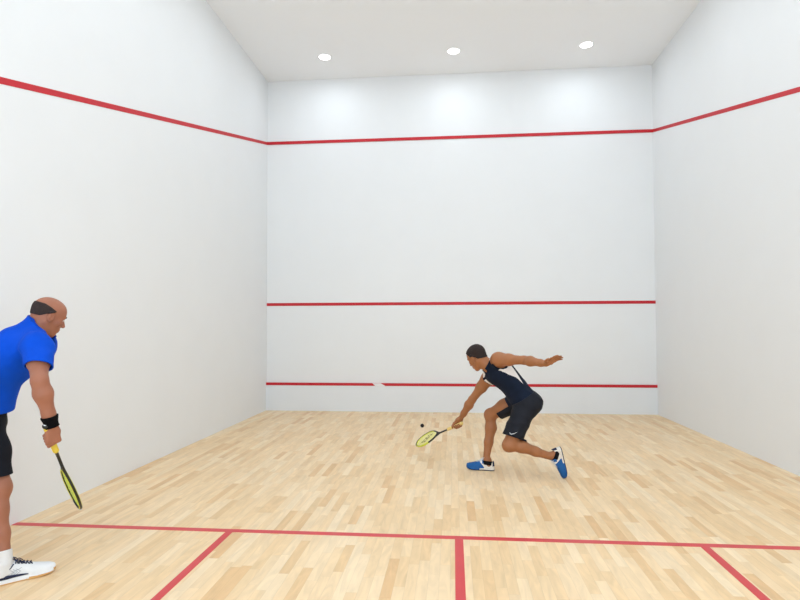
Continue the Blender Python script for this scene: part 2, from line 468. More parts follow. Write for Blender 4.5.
# ------------------------------------------------------------------ body
class Fig: pass
def torso_levels(J, dims):
    """frames along the spine"""
    pm = lerp(J['hipR'], J['hipL'], 0.5); sm = lerp(J['shR'], J['shL'], 0.5)
    hip_l = unit(v3(J['hipL']) - v3(J['hipR'])); sh_l = unit(v3(J['shL']) - v3(J['shR']))
    ctrl = v3(J['spine']); out = []
    for t, w, d, hh in dims:
        c = (1 - t) ** 2 * pm + 2 * t * (1 - t) * ctrl + t * t * sm
        tg = unit(2 * (1 - t) * (ctrl - pm) + 2 * t * (sm - ctrl)); l = unit(lerp(hip_l, sh_l, t)); l = unit(l - tg * (l @ tg))
        f = np.cross(l, tg); out.append((c, f, l, tg, w, d, hh, t))
    return out

def put_torso(F, lv, grow=0.0, t0=-1, t1=2, k=0.05):
    for c, f, l, u, w, d, hh, t in lv:
        if t0 <= t <= t1: F.ell(c, (f, l, u), (d + grow, w + grow, hh + grow), k)

DIMS = [(-0.10, 0.150, 0.105, 0.085), (0.08, 0.158, 0.108, 0.085), (0.25, 0.143, 0.100, 0.085), (0.42, 0.138, 0.098, 0.085), (0.60, 0.150, 0.106, 0.09), (0.78, 0.160, 0.110, 0.09), (0.93, 0.135, 0.085, 0.075)]

def arm(F, sh, el, wr, g=1.0):
    F.ball(sh, 0.051 * g, 0.05); F.cone(lerp(sh, el, 0.12), lerp(sh, el, 0.38), 0.054 * g, 0.051 * g, 0.05)
    m1 = lerp(sh, el, 0.45)
    F.chain([sh, m1, el], [0.052 * g, 0.048 * g, 0.037 * g], 0.03)
    m2 = lerp(el, wr, 0.28); m3 = lerp(el, wr, 0.75)
    F.chain([el, m2, m3, wr], [0.036 * g, 0.043 * g, 0.029 * g, 0.0245 * g], 0.025)

def leg(F, hip, kn, an, back, g=1.0):
    """back: direction of the calf bulge"""
    hip, kn, an = v3(hip), v3(kn), v3(an); back = unit(back)
    F.chain([hip, lerp(hip, kn, 0.5) - back * 0.008, kn], [0.086 * g, 0.073 * g, 0.053 * g], 0.05)
    F.ball(kn - back * 0.006, 0.052 * g, 0.03)
    m = lerp(kn, an, 0.30) + back * 0.018; m2 = lerp(kn, an, 0.62) + back * 0.008
    F.chain([kn, m, m2, an], [0.048 * g, 0.052 * g, 0.040 * g, 0.031 * g], 0.03)

def foot(F, M4, s=1.0):
    """bare foot hidden inside the shoe, in shoe space"""
    P = lambda x, y, z: v3((M4 @ Vector((x * s, y * s, z * s)))[:])
    F.cone(P(0.06, 0, 0.095), P(0.05, 0, 0.045), 0.032, 0.030, 0.02)
    F.cone(P(0.06, 0, 0.06), P(0.20, 0, 0.04), 0.030, 0.020, 0.02)

def frame4(o, x, z):
    x = unit(x); z = v3(z); z = unit(z - x * (z @ x)); y = np.cross(z, x)
    return Matrix(((x[0], y[0], z[0], o[0]), (x[1], y[1], z[1], o[1]), (x[2], y[2], z[2], o[2]), (0, 0, 0, 1)))

# ------------------------------------------------------------------ shoes (local space: heel at x=0, toe at +x, sole on z=0)
def shoe(root, base, M4, right, mats, colour, sole_colour, laces, s=1.0, h=0.003, ankle=None, marks=None, zf=1.0):
    hand = -1 if right else 1           # the big-toe side is at +y for a right foot
    L = 0.30
    xs = np.array([0.0, 0.01, 0.03, 0.07, 0.11, 0.15, 0.20, 0.24, 0.27, 0.292, 0.30])
    wd = np.array([0.010, 0.024, 0.033, 0.035, 0.035, 0.040, 0.048, 0.046, 0.036, 0.018, 0.006])
    ht = np.array([0.045, 0.082, 0.100, 0.102, 0.096, 0.082, 0.066, 0.055, 0.046, 0.034, 0.022]) * zf
    cy = np.array([0, 0, 0, 0, 0.001, 0.003, 0.003, 0.000, -0.004, -0.008, -0.009]) * hand * -1
    spring = np.array([0.002, 0, 0, 0, 0, 0, 0.0, 0.002, 0.007, 0.013, 0.016])
    F = Field((-0.02, -0.07, -0.01), (0.32, 0.07, 0.15), h)
    X, Y, Z = F.grid()
    I = lambda a: np.interp(X.ravel(), xs, a).astype(np.float32)[:, None, None]
    w, hh, c0, sp = I(wd), I(ht), I(cy), I(spring)
    zz = Z - sp - 0.012
    k0 = ((np.abs(Y - c0) / w) ** 2.4 + (np.maximum(zz, 0) / (hh - 0.012)) ** 2.2) ** (1 / 2.3)
    d = (k0 - 1) * np.minimum(w, hh) * 0.8
    d = smax(d, -zz, 0.004)
    d = smax(d, -(X + 0.0), 0.006); d = smax(d, X - L, 0.006)
    # opening for the ankle
    ax = 0.058
    o = np.sqrt(((X - ax - (Z - 0.09) * 0.2) / 0.043) ** 2 + (Y / 0.029) ** 2) - 1
    o = np.maximum(o * 0.03, 0.052 - Z)
    F.D = smax(d, -o, 0.006).astype(np.float32)
    me = F.mesh()
    up = link('shoe', me, mats, root)
    up.matrix_local = Matrix.Translation(Vector(-v3(base))) @ M4 @ Matrix.Scale(s, 4)
    for p, cc in zip(me.polygons, F.cent): p.material_index = colour(cc, hand)
    G = Field((-0.02, -0.07, -0.01), (0.32, 0.07, 0.06), h)
    X, Y, Z = G.grid()
    w, c0, sp = I(wd), I(cy), I(spring)
    d = (np.abs(Y - c0) - w - 0.004)
    end = np.maximum(-X - 0.003, X - L - 0.002)
    d = smax(d, end, 0.02)
    th = np.interp(X.ravel(), [0, 0.1, 0.2, 0.3], [0.026, 0.024, 0.019, 0.018]).astype(np.float32)[:, None, None]
    z2 = Z - sp
    G.D = smax(smax(d, z2 - th, 0.005), -z2, 0.003).astype(np.float32)
    me = G.mesh()
    so = link('sole', me, mats, up)
    for p, cc in zip(me.polygons, G.cent): p.material_index = sole_colour(cc, hand)
    top = lambda x: float(np.interp(x, xs, ht) + np.interp(x, xs, spring))
    cyf = lambda x: float(np.interp(x, xs, cy)); wf = lambda x: float(np.interp(x, xs, wd))
    if laces:
        lst = []
        for i, x in enumerate((0.118, 0.134, 0.150, 0.166, 0.182)):
            for sg in (-1, 1):
                pts = []
                for j in range(7):
                    t = j / 6 * 2 - 1; yy = t * 0.020 * sg
                    zf = 0.012 + (top(x) - 0.012) * (max(1 - (abs(yy) / wf(x)) ** 2.4, 0)) ** (1 / 2.2)
                    pts.append((x + (t * 0.006), cyf(x) + yy, zf + 0.002 + 0.001 * sg))
                lst.append((pts, 0.0032))
        z0 = top(0.115) + 0.004
        for sg in (-1, 1):   # bow
            lst.append(([(0.118, 0, z0), (0.10, 0.018 * sg, z0 + 0.016), (0.115, 0.034 * sg, z0 + 0.004), (0.127, 0.022 * sg, z0 - 0.004), (0.118, 0, z0)], 0.0022))
            lst.append(([(0.118, 0, z0), (0.130, 0.014 * sg, z0 + 0.003), (0.150, 0.03 * sg, z0 - 0.016)], 0.0022))
        la = tubes('laces', lst, mats[laces], up)
    if marks:
        marks(up, xs, wd, ht, cy, spring, hand, mats)
    return up

# ------------------------------------------------------------------ rackets (local space: butt at the origin, head along +z, strings in the xz plane)
def racket(label, o, A, nrm, P):
    x = unit(np.cross(v3(nrm), unit(A))); A = unit(A); n = np.cross(A, x)
    e = bpy.data.objects.new('squash_racket', None); COL.objects.link(e)
    e.matrix_world = Matrix(((x[0], n[0], A[0], o[0]), (x[1], n[1], A[1], o[1]), (x[2], n[2], A[2], o[2]), (0, 0, 0, 1)))
    tag(e, label, 'racket')
    # handle
    lathe('butt_cap', [(0.010, -0.004), (0.0165, -0.002), (0.0185, 0.004), (0.0170, 0.012)], P['cap'], e, 16)
    if P.get('logo'): lathe('butt_disc', [(0.0095, -0.0042), (0.0095, -0.0055), (0.004, -0.006)][::-1], P['logo'], e, 16)
    g = []
    for i in range(46):
        z = 0.008 + i * 0.0043; g.append((0.0158 + 0.0007 * (1 if i % 3 else -0.6), z))
    gr = lathe('grip', [(0.0155, 0.006)] + g + [(0.0125, 0.208)], P['grip'], e, 16)
    sh = tubes('shaft', [([(0, 0, 0.20), (0, 0, 0.26), (0, 0, 0.345)], [0.0095, 0.0085, 0.0085], 12)], P['shaft'], e)
    # head loop: open throat, teardrop
    zc, ry, rx = 0.525, 0.155, 0.099
    pts = []
    n_ = 72
    for i in range(n_):
        a = 2 * math.pi * i / n_ - math.pi / 2
        cx, cz = math.cos(a), math.sin(a)
        wx = rx * (1 - 0.16 * max(0, -cz) ** 1.5)
        pts.append((wx * cx, 0, zc + ry * cz))
    fr = tubes('frame', [(pts, 0.0078, 8, True, ((0, 1, 0), 1.25))], P['frame'], e)
    nseg = 8
    for k, p in enumerate(fr.data.polygons):
        i = k // nseg; ang = (i / n_) * 360 - 90      # 90 = tip, -90 = throat
        p.material_index = P['frame_idx'](ang, k % nseg)
    yk = []
    for sg in (-1, 1):
        yk.append(([(0.004 * sg, 0, 0.325), (0.018 * sg, 0, 0.352), (0.046 * sg, 0, 0.392), (0.072 * sg, 0, 0.430)], [0.008, 0.0075, 0.0075, 0.0078], 8))
    tubes('yoke', yk, P['yoke'], e)
    # bumper over the tip
    bp = [pts[i] for i in range(n_) if 58 <= (i / n_) * 360 - 90 <= 122]
    bp = [(x_ * 1.05, 0, zc + (z_ - zc) * 1.05) for x_, _, z_ in bp]
    tubes('bumper', [(bp, 0.0062, 8, False, ((0, 1, 0), 1.4))], P['bumper'], e)
    sl = []
    for i in range(-8, 9):
        xx = i * 0.0112; q = 1 - (xx / rx) ** 2
        if q > 0.05:
            dz = ry * math.sqrt(q); z0 = zc - dz * 0.98; z1 = zc + dz * 0.98
            m_ = 8; sl.append(([(xx, 0.0009 * (1 if (k_ + i) % 2 else -1), z0 + (z1 - z0) * k_ / m_) for k_ in range(m_ + 1)], P['sr'], 5))
    for i in range(-12, 13):
        z_ = i * 0.0118; q = 1 - (z_ / ry) ** 2
        if q > 0.05:
            dx = rx * math.sqrt(q) * (1 - 0.16 * max(0, -z_ / ry) ** 1.5) * 0.98
            m_ = 8; sl.append(([(-dx + 2 * dx * k_ / m_, 0.0009 * (-1 if (k_ + i) % 2 else 1), zc + z_) for k_ in range(m_ + 1)], P['sr'], 5))
    so = tubes('strings', sl, P['strings'], e)
    if P.get('mark'):
        # painted mark on the string bed: two slanted bars, coloured strings inside the shape
        for p in so.data.polygons:
            c = p.center; a = c.z - zc; b = c.x
            if (abs(a - b * 0.9 - 0.028) < 0.014 and abs(b) < 0.052) or (abs(a - b * 0.9 + 0.020) < 0.014 and abs(b) < 0.052): p.material_index = 1
    return e

# ------------------------------------------------------------------ materials of the players
def skin(name, c):
    m = new_mat(name, c, 0.5, 0.35, noise=(14, 0.07), bump=(220, 0.06))
    b = m.node_tree.nodes['Principled BSDF']
    b.inputs['Subsurface Weight'].default_value = 0.08; b.inputs['Subsurface Radius'].default_value = (0.02, 0.008, 0.004); b.inputs['Subsurface Scale'].default_value = 0.5
    return m
M_skinA = skin('tanned_skin', lin(160, 104, 66))
M_skinB = skin('ruddy_skin', lin(160, 104, 80))
M_navy = new_mat('navy_jersey', lin(14, 26, 46), 0.8, 0.2, noise=(25, 0.15), bump=(300, 0.15))
M_white_cloth = new_mat('white_jersey', lin(232, 226, 222), 0.85, 0.2, noise=(25, 0.02), bump=(300, 0.15))
M_black_cloth = new_mat('charcoal_shorts_cloth', lin(24, 27, 36), 0.75, 0.25, noise=(20, 0.15), bump=(260, 0.2))
M_blackB = new_mat('black_shorts_cloth', lin(16, 17, 26), 0.8, 0.2, noise=(20, 0.15), bump=(260, 0.2))
M_blue_cloth = new_mat('royal_blue_cotton', lin(2, 74, 196), 0.85, 0.15, noise=(12, 0.06), bump=(280, 0.2))
M_blue_hem = new_mat('dark_blue_ribbing', lin(6, 60, 160), 0.85, 0.15, noise=(12, 0.06), bump=(280, 0.2))
M_hairA = new_mat('short_dark_brown_hair', lin(44, 32, 28), 0.7, 0.3, noise=(160, 0.35), bump=(350, 0.6))
M_hairB = new_mat('shaved_dark_hair', lin(54, 44, 42), 0.75, 0.2, noise=(300, 0.3), bump=(500, 0.4))
M_band = new_mat('black_towelling', lin(12, 12, 14), 0.95, 0.1, noise=(60, 0.2), bump=(400, 0.6))
M_swhite = new_mat('white_shoe_leather', lin(226, 226, 226), 0.55, 0.4, noise=(40, 0.03), bump=(160, 0.1))
M_swhiteD = new_mat('off_white_rubber', lin(222, 214, 202), 0.5, 0.4, noise=(40, 0.03))
M_sblue = new_mat('bright_blue_shoe_mesh', lin(2, 84, 150), 0.55, 0.4, noise=(60, 0.1), bump=(400, 0.3))
M_snavy = new_mat('navy_shoe_trim', lin(18, 28, 60), 0.55, 0.4, noise=(40, 0.08))
M_gum = new_mat('gum_rubber', lin(206, 158, 98), 0.6, 0.4, noise=(40, 0.06))
M_sock = new_mat('white_ribbed_sock', lin(224, 222, 220), 0.9, 0.15, noise=(40, 0.03), bump=(260, 0.4))
M_sockdk = new_mat('black_ankle_sock', lin(20, 20, 24), 0.9, 0.15, noise=(40, 0.1), bump=(260, 0.4))
M_yel = new_mat('acid_yellow_lacquer', lin(214, 216, 52), 0.35, 0.5, noise=(30, 0.03))
M_yelgrip = new_mat('yellow_grip_tape', lin(232, 206, 84), 0.8, 0.2, noise=(60, 0.08), bump=(200, 0.3))
M_palegrip = new_mat('pale_yellow_grip_tape', lin(236, 206, 130), 0.8, 0.2, noise=(60, 0.08), bump=(200, 0.3))
M_blk = new_mat('black_lacquer', lin(20, 22, 20), 0.35, 0.5, noise=(30, 0.1))
M_string = new_mat('pale_yellow_strings', lin(236, 236, 150), 0.4, 0.5, noise=(60, 0.03))
M_smark = new_mat('olive_string_paint', lin(120, 124, 44), 0.5, 0.4, noise=(60, 0.05))
M_stringg = new_mat('lime_strings', lin(200, 216, 90), 0.4, 0.5, noise=(60, 0.03))
M_capw = new_mat('white_butt_cap', lin(235, 235, 235), 0.4, 0.5, noise=(60, 0.02))
M_wlogo = new_mat('white_print', lin(226, 228, 232), 0.6, 0.3, noise=(60, 0.02))

# ================================================================== PLAYER AT THE FRONT WALL
def player_far():
    h = 0.0036 * FINE
    J = dict(hipR=(3.850, -3.735, .705), hipL=(3.879, -3.915, .700), spine=(3.715, -3.80, .945),
             shR=(3.535, -3.675, .915), shL=(3.602, -3.965, 1.112))
    root = bpy.data.objects.new('person', None); base = (3.80, -3.80, 0.0); root.location = base; COL.objects.link(root)
    tag(root, 'person lunging low toward the ball in navy and white tank top and blue shoes', 'person')
    lv = torso_levels(J, DIMS)
    F = Field((3.08, -4.62, -0.01), (4.40, -3.30, 1.30), h)
    put_torso(F, lv)
    nb = v3(3.545, -3.835, 1.035)
    sm = lerp(J['shR'], J['shL'], 0.5); c, f, l, u, *_ = lv[-1]
    for s in ('shR', 'shL'):
        F.cone(nb, J[s], 0.048, 0.045, 0.04)
        F.cone(lerp(lv[-2][0], J[s], 0.45), J[s], 0.065, 0.05, 0.04)
    # glutes
    for s, kk in (('hipR', -1), ('hipL', 1)):
        F.ball(v3(J[s]) - lv[0][1] * 0.045 + lv[0][3] * -0.02 - lv[0][2] * 0.02 * kk, 0.082, 0.05)
    elL, wrL = v3(3.825, -4.165, 1.118), v3(3.988, -4.355, 1.098)
    elR, wrR = v3(3.372, -3.59, .682), v3(3.262, -3.50, .485)
    arm(F, J['shL'], elL, wrL); arm(F, J['shR'], elR, wrR)
    kR, aR = v3(3.556, -3.585, .535), v3(3.505, -3.665, .10)
    kL, aL = v3(3.698, -3.985, .315), v3(4.095, -3.92, .200)
    leg(F, J['hipR'], kR, aR, (1, 0.2, 0.1), 1.04); leg(F, J['hipL'], kL, aL, (0.25, 0, 1), 1.06)
    mR = frame4((3.586, -3.685, 0.0), (-0.975, 0.22, 0), (0, 0, 1))
    mL = frame4((4.180, -3.925, 0.298), (0.21, 0.03, -0.975), (-0.975, -0.15, -0.21))
    foot(F, mR); foot(F, mL)
    Dl = unit((0.54, -0.62, 0.42)); hand_open(F, wrL + Dl * 0.004, Dl, (0.20, -0.75, -0.75), 'L', curl=(4, 8, 6), spread=4)
    Dr = unit((-0.42, 0.18, -0.72)); Nr = v3(0.15, -1, -0.25)
    AR = unit((-0.711, 0.562, -0.422))
    C = hand_grip(F, wrR + Dr * 0.004, Dr, Nr, AR, 'R')
    H = head_axes((3.412, -3.825, 1.128), (-0.62, 0.58, -0.52), (-0.30, 0.10, 0.94))
    head(F, H, nb)
    body = link('body', F.mesh(base), M_skinA, root); body['label'] = 'tanned bare skin of head, arms and legs'
    X, Y, Z = F.grid()
    # hair
    hc, hf, hl, hu = H
    lo, hi = hc - 0.16, hc + 0.16
    sl, X1, Y1, Z1 = F.sub(lo, hi)
    a = (X1 - hc[0]) * hf[0] + (Y1 - hc[1]) * hf[1] + (Z1 - hc[2]) * hf[2]
    b = np.abs((X1 - hc[0]) * hl[0] + (Y1 - hc[1]) * hl[1] + (Z1 - hc[2]) * hl[2])
    d = (X1 - hc[0]) * hu[0] + (Y1 - hc[1]) * hu[1] + (Z1 - hc[2]) * hu[2]
    um = np.interp(a.ravel(), [-0.12, -0.085, -0.045, -0.022, 0.004, 0.022, 0.032, 0.055, 0.085], [-0.055, -0.052, -0.035, 0.006, 0.012, 0.018, 0.045, 0.070, 0.085]).reshape(a.shape)
    q = F.like(); q.D[sl] = smax(F.D[sl] - 0.0065, (um - d) * 0.7, 0.006).astype(np.float32)
    q.D[sl] += 0.0012 * waves(X1, Y1, Z1, 3, 300)
    link('hair', q.mesh(base), M_hairA, root)['label'] = 'short dark brown hair'
    face_bits(H, root, v3(base), M_hairA)
    # tank top
    G = F.like(); put_torso(G, lv, 0.010)
    for s_ in ('shR', 'shL'): G.cone(nb - u * 0.01, lerp(nb, J[s_], 0.75), 0.056, 0.056, 0.02)
    D = smin(G.D, np.maximum(F.D - 0.0065, G.D - 0.035), 0.01)
    wv = waves(X, Y, Z, 11, 38, 5, lv[3][3]); D = D - 0.0035 * (1 - np.abs(wv) * 2.2)
    sc_ = sm
    pl = lambda p, n: plane(X, Y, Z, v3(p), n)
    hem = lv[0][0] + lv[0][3] * 0.055
    D = smax(D, -pl(hem, lv[1][3]), 0.004)
    D = smax(D, pl(sc_ + u * 0.085, u), 0.004)
    A = F.like()
    for s, e in (('shR', elR), ('shL', elL)):
        out = unit(v3(J[s]) - sm); ad = unit(e - v3(J[s]))
        cc = v3(J[s]) + out * 0.002
        A.cone(cc - u * 0.006, cc + out * 0.2, 0.073, 0.14, 0.01); A.cone(cc, cc + ad * 0.33, 0.076, 0.16, 0.01)
        A.cone(cc + u * 0.0, cc + u * 0.1 + out * 0.03, 0.062, 0.08, 0.01)
    B = F.like(); B.cone(nb + u * 0.02, v3(hc), 0.060, 0.11, 0.01); B.ball(nb + f * 0.045 + u * 0.040, 0.040, 0.02)
    arm_d = A.D
    D = smax(smax(D, -arm_d, 0.004), -B.D, 0.004)
    T_ = F.like(D.astype(np.float32))
    me = T_.mesh(base)
    o = link('tank_top', me, [M_navy, M_white_cloth], root); o['label'] = 'navy tank top with white side panels'
    pm = lerp(J['hipR'], J['hipL'], 0.5); ax_ = unit(sm - pm)
    cs = T_.cent; spn = np.array([x[0] for x in lv]); Fv = np.array([x[1] for x in lv]); Lv = np.array([x[2] for x in lv]); Tv = np.array([x[7] for x in lv])
    pr = (cs - pm) @ ax_ / np.linalg.norm(sm - pm)
    ctr = np.stack([np.interp(pr, Tv, spn[:, i]) for i in range(3)], 1); ff = np.stack([np.interp(pr, Tv, Fv[:, i]) for i in range(3)], 1); ll = np.stack([np.interp(pr, Tv, Lv[:, i]) for i in range(3)], 1)
    fc = ((cs - ctr) * ff).sum(1); lc = ((cs - ctr) * ll).sum(1)
    front = np.interp(pr, [0.34, 0.54, 0.72, 0.85, 1.1], [-0.050, -0.020, 0.037, 0.062, 0.065])
    backb = np.interp(pr, [0.34, 0.54, 0.72, 0.85, 1.1], [-0.050, -0.054, -0.050, -0.052, -0.047])
    white = (fc < front) & (fc > backb) & (np.abs(lc) > 0.06)
    # narrow navy piping then white around the armholes
    ix = np.clip(((cs - F.lo) / F.h).round().astype(int), 0, F.n - 1); ad_ = arm_d[ix[:, 0], ix[:, 1], ix[:, 2]]
    white |= (ad_ < 0.024) & (fc > -0.01) & (pr < 0.93)
    white &= ~(ad_ < 0.006)
    white &= ~((lc > 0) & (lc < 0.085) & (pr > 0.74))
    white &= ~((lc > 0) & (lc < 0.14) & (pr > 0.86) & (fc > 0.0))
    mi = white.astype(np.int32); me.polygons.foreach_set('material_index', mi); me.update()
    # shorts
    K = F.like(); put_torso(K, lv[:2], 0.016)
    lo_dir = lv[0][1]
    for s, kk, kn in (('hipR', -1, kR), ('hipL', 1, kL)):
        hp = v3(J[s]); K.ball(hp - lv[0][1] * 0.048 - lv[0][3] * 0.02 - lv[0][2] * 0.02 * kk, 0.098, 0.04)
        K.cone(hp, lerp(hp, kn, 0.92), 0.106, 0.085 if kk < 0 else 0.094, 0.045)
    D = smin(K.D, np.maximum(F.D - 0.006, K.D - 0.035), 0.008)
    wv = waves(X, Y, Z, 5, 30, 5); D = D - 0.005 * (1 - np.abs(wv) * 2.2)
    D = smax(D, pl(lv[0][0] + lv[0][3] * 0.095, lv[1][3]), 0.004)
    outer = D.copy()
    hems = []
    for s, kn, t in (('hipR', kR, 0.73), ('hipL', kL, 0.81)):
        hp = v3(J[s]); n = unit(kn - hp); p = lerp(hp, kn, t)
        # region of this leg below the hem plane
        hems.append((p, n, hp, kn))
    (p1, n1, h1, k1), (p2, n2, h2, k2) = hems
    def segd(a, b):
        ab = b - a; t = np.clip(((X - a[0]) * ab[0] + (Y - a[1]) * ab[1] + (Z - a[2]) * ab[2]) / (ab @ ab), 0, 1.6)
        return np.sqrt((X - a[0] - t * ab[0]) ** 2 + (Y - a[1] - t * ab[1]) ** 2 + (Z - a[2] - t * ab[2]) ** 2)
    dR, dL = segd(h1, k1), segd(h2, k2)
    nearR = dR < dL
    cut = np.where(nearR, pl(p1, n1), pl(p2, n2 + v3(0.12, 0, 0.0)))
    D = np.maximum(D, cut)
    inner = outer + 0.009
    deep = np.where(nearR, pl(p1 - n1 * 0.06, n1), pl(p2 - n2 * 0.06, n2))
    D = np.maximum(D, -np.maximum(inner, -deep))
    sh = F.like(D.astype(np.float32))
    so = link('shorts', sh.mesh(base), M_black_cloth, root); so['label'] = 'loose charcoal sports shorts'
    from mathutils.bvhtree import BVHTree
    bv = BVHTree.FromPolygons([v.co + Vector(base) for v in so.data.vertices], [p.vertices[:] for p in so.data.polygons])
    sw = []
    for x_, z_ in ((3.700, .443), (3.706, .434), (3.716, .431), (3.736, .437), (3.766, .449)):
        hit = bv.ray_cast(Vector((x_, -4.4, z_)), Vector((0, 1, 0)))
        if hit[0]: sw.append(hit[0] - Vector(base) + hit[1] * 0.001)
    if len(sw) > 2: tubes('swoosh_mark', [(sw, [0.0015, 0.003, 0.0035, 0.0025, 0.001][:len(sw)])], M_wlogo, so)
    # ankle socks
    for a_, k_, mm in ((aR, kR, mR), (aL, kL, mL)):
        n = unit(k_ - a_); sk = np.maximum(F.D - 0.005, pl(a_ - n * 0.010, n)); sk = np.maximum(sk, -pl(a_ - n * 0.05, n))
        sk = np.maximum(sk, np.sqrt((X - a_[0]) ** 2 + (Y - a_[1]) ** 2 + (Z - a_[2]) ** 2) - 0.09)
        link('sock', F.like(sk.astype(np.float32)).mesh(base), M_sockdk, root)['label'] = 'low black ankle sock'
    # shoes
    def colr(c, hd):
        x, y, z = c
        if z > 0.104 and x < 0.1: return 3                      # collar edge
        if x > 0.155 or (x > 0.105 and z < 0.035 + (x - 0.105) * 1.2): return 2
        if 0.095 < x < 0.125 and z > 0.07: return 2
        if x < 0.018 and z > 0.045: return 3
        return 0 if z < 0.075 or x < 0.07 else 1
    def sol(c, hd): return 3 if c[2] < 0.009 else (0 if c[0] < 0.15 else 2)
    mats = [M_swhiteD, M_swhite, M_sblue, M_snavy, M_gum]
    a = shoe(root, base, mR, True, mats, colr, sol, 1, s=0.95, zf=1.22); a['label'] = 'blue and white court shoe planted flat in front'
    a = shoe(root, base, mL, False, mats, colr, sol, 1, s=0.98, zf=1.15); a['label'] = 'blue and white court shoe up on its toe behind'
    vw = unit((0.0, 0.98, -0.18)); mm_ = unit(np.cross(AR, vw)); mm_ = mm_ * (1 if mm_[2] > 0 else -1)
    nR = 0.86 * mm_ - 0.50 * unit(vw - AR * (vw @ AR))
    def fi(ang, k): return 1 if (-90 <= ang < -28 or 205 < ang or k == 0) else 0
    racket('squash racket with pale yellow strings and black throat, held low by the lunging person', C - AR * 0.060, AR, nR,
           dict(cap=M_palegrip, grip=M_palegrip, shaft=M_blk, frame=[M_yel, M_blk], frame_idx=fi, yoke=M_blk, bumper=M_blk, strings=[M_string, M_smark], sr=0.0015, mark=True))
    return root, sh, F
player_far()

# ------------------------------------------------------------------ ball
def ball():
    V, Fc = [], []; n, m_ = 16, 24; r = 0.020
    for i in range(n + 1):
        for j in range(m_):
            a = math.pi * i / n; b = 2 * math.pi * j / m_; V.append((r * math.sin(a) * math.cos(b), r * math.sin(a) * math.sin(b), r * math.cos(a)))
    for i in range(n):
        for j in range(m_): Fc.append((i * m_ + j, (i + 1) * m_ + j, (i + 1) * m_ + (j + 1) % m_, i * m_ + (j + 1) % m_))
    o = link('squash_ball', mesh_from(V, Fc), new_mat('black_rubber', lin(22, 18, 20), 0.7, 0.3, noise=(200, 0.1)))
    o.location = (2.862, -3.52, 0.402); tag(o, 'small black rubber ball in the air above the racket head', 'ball')
ball()

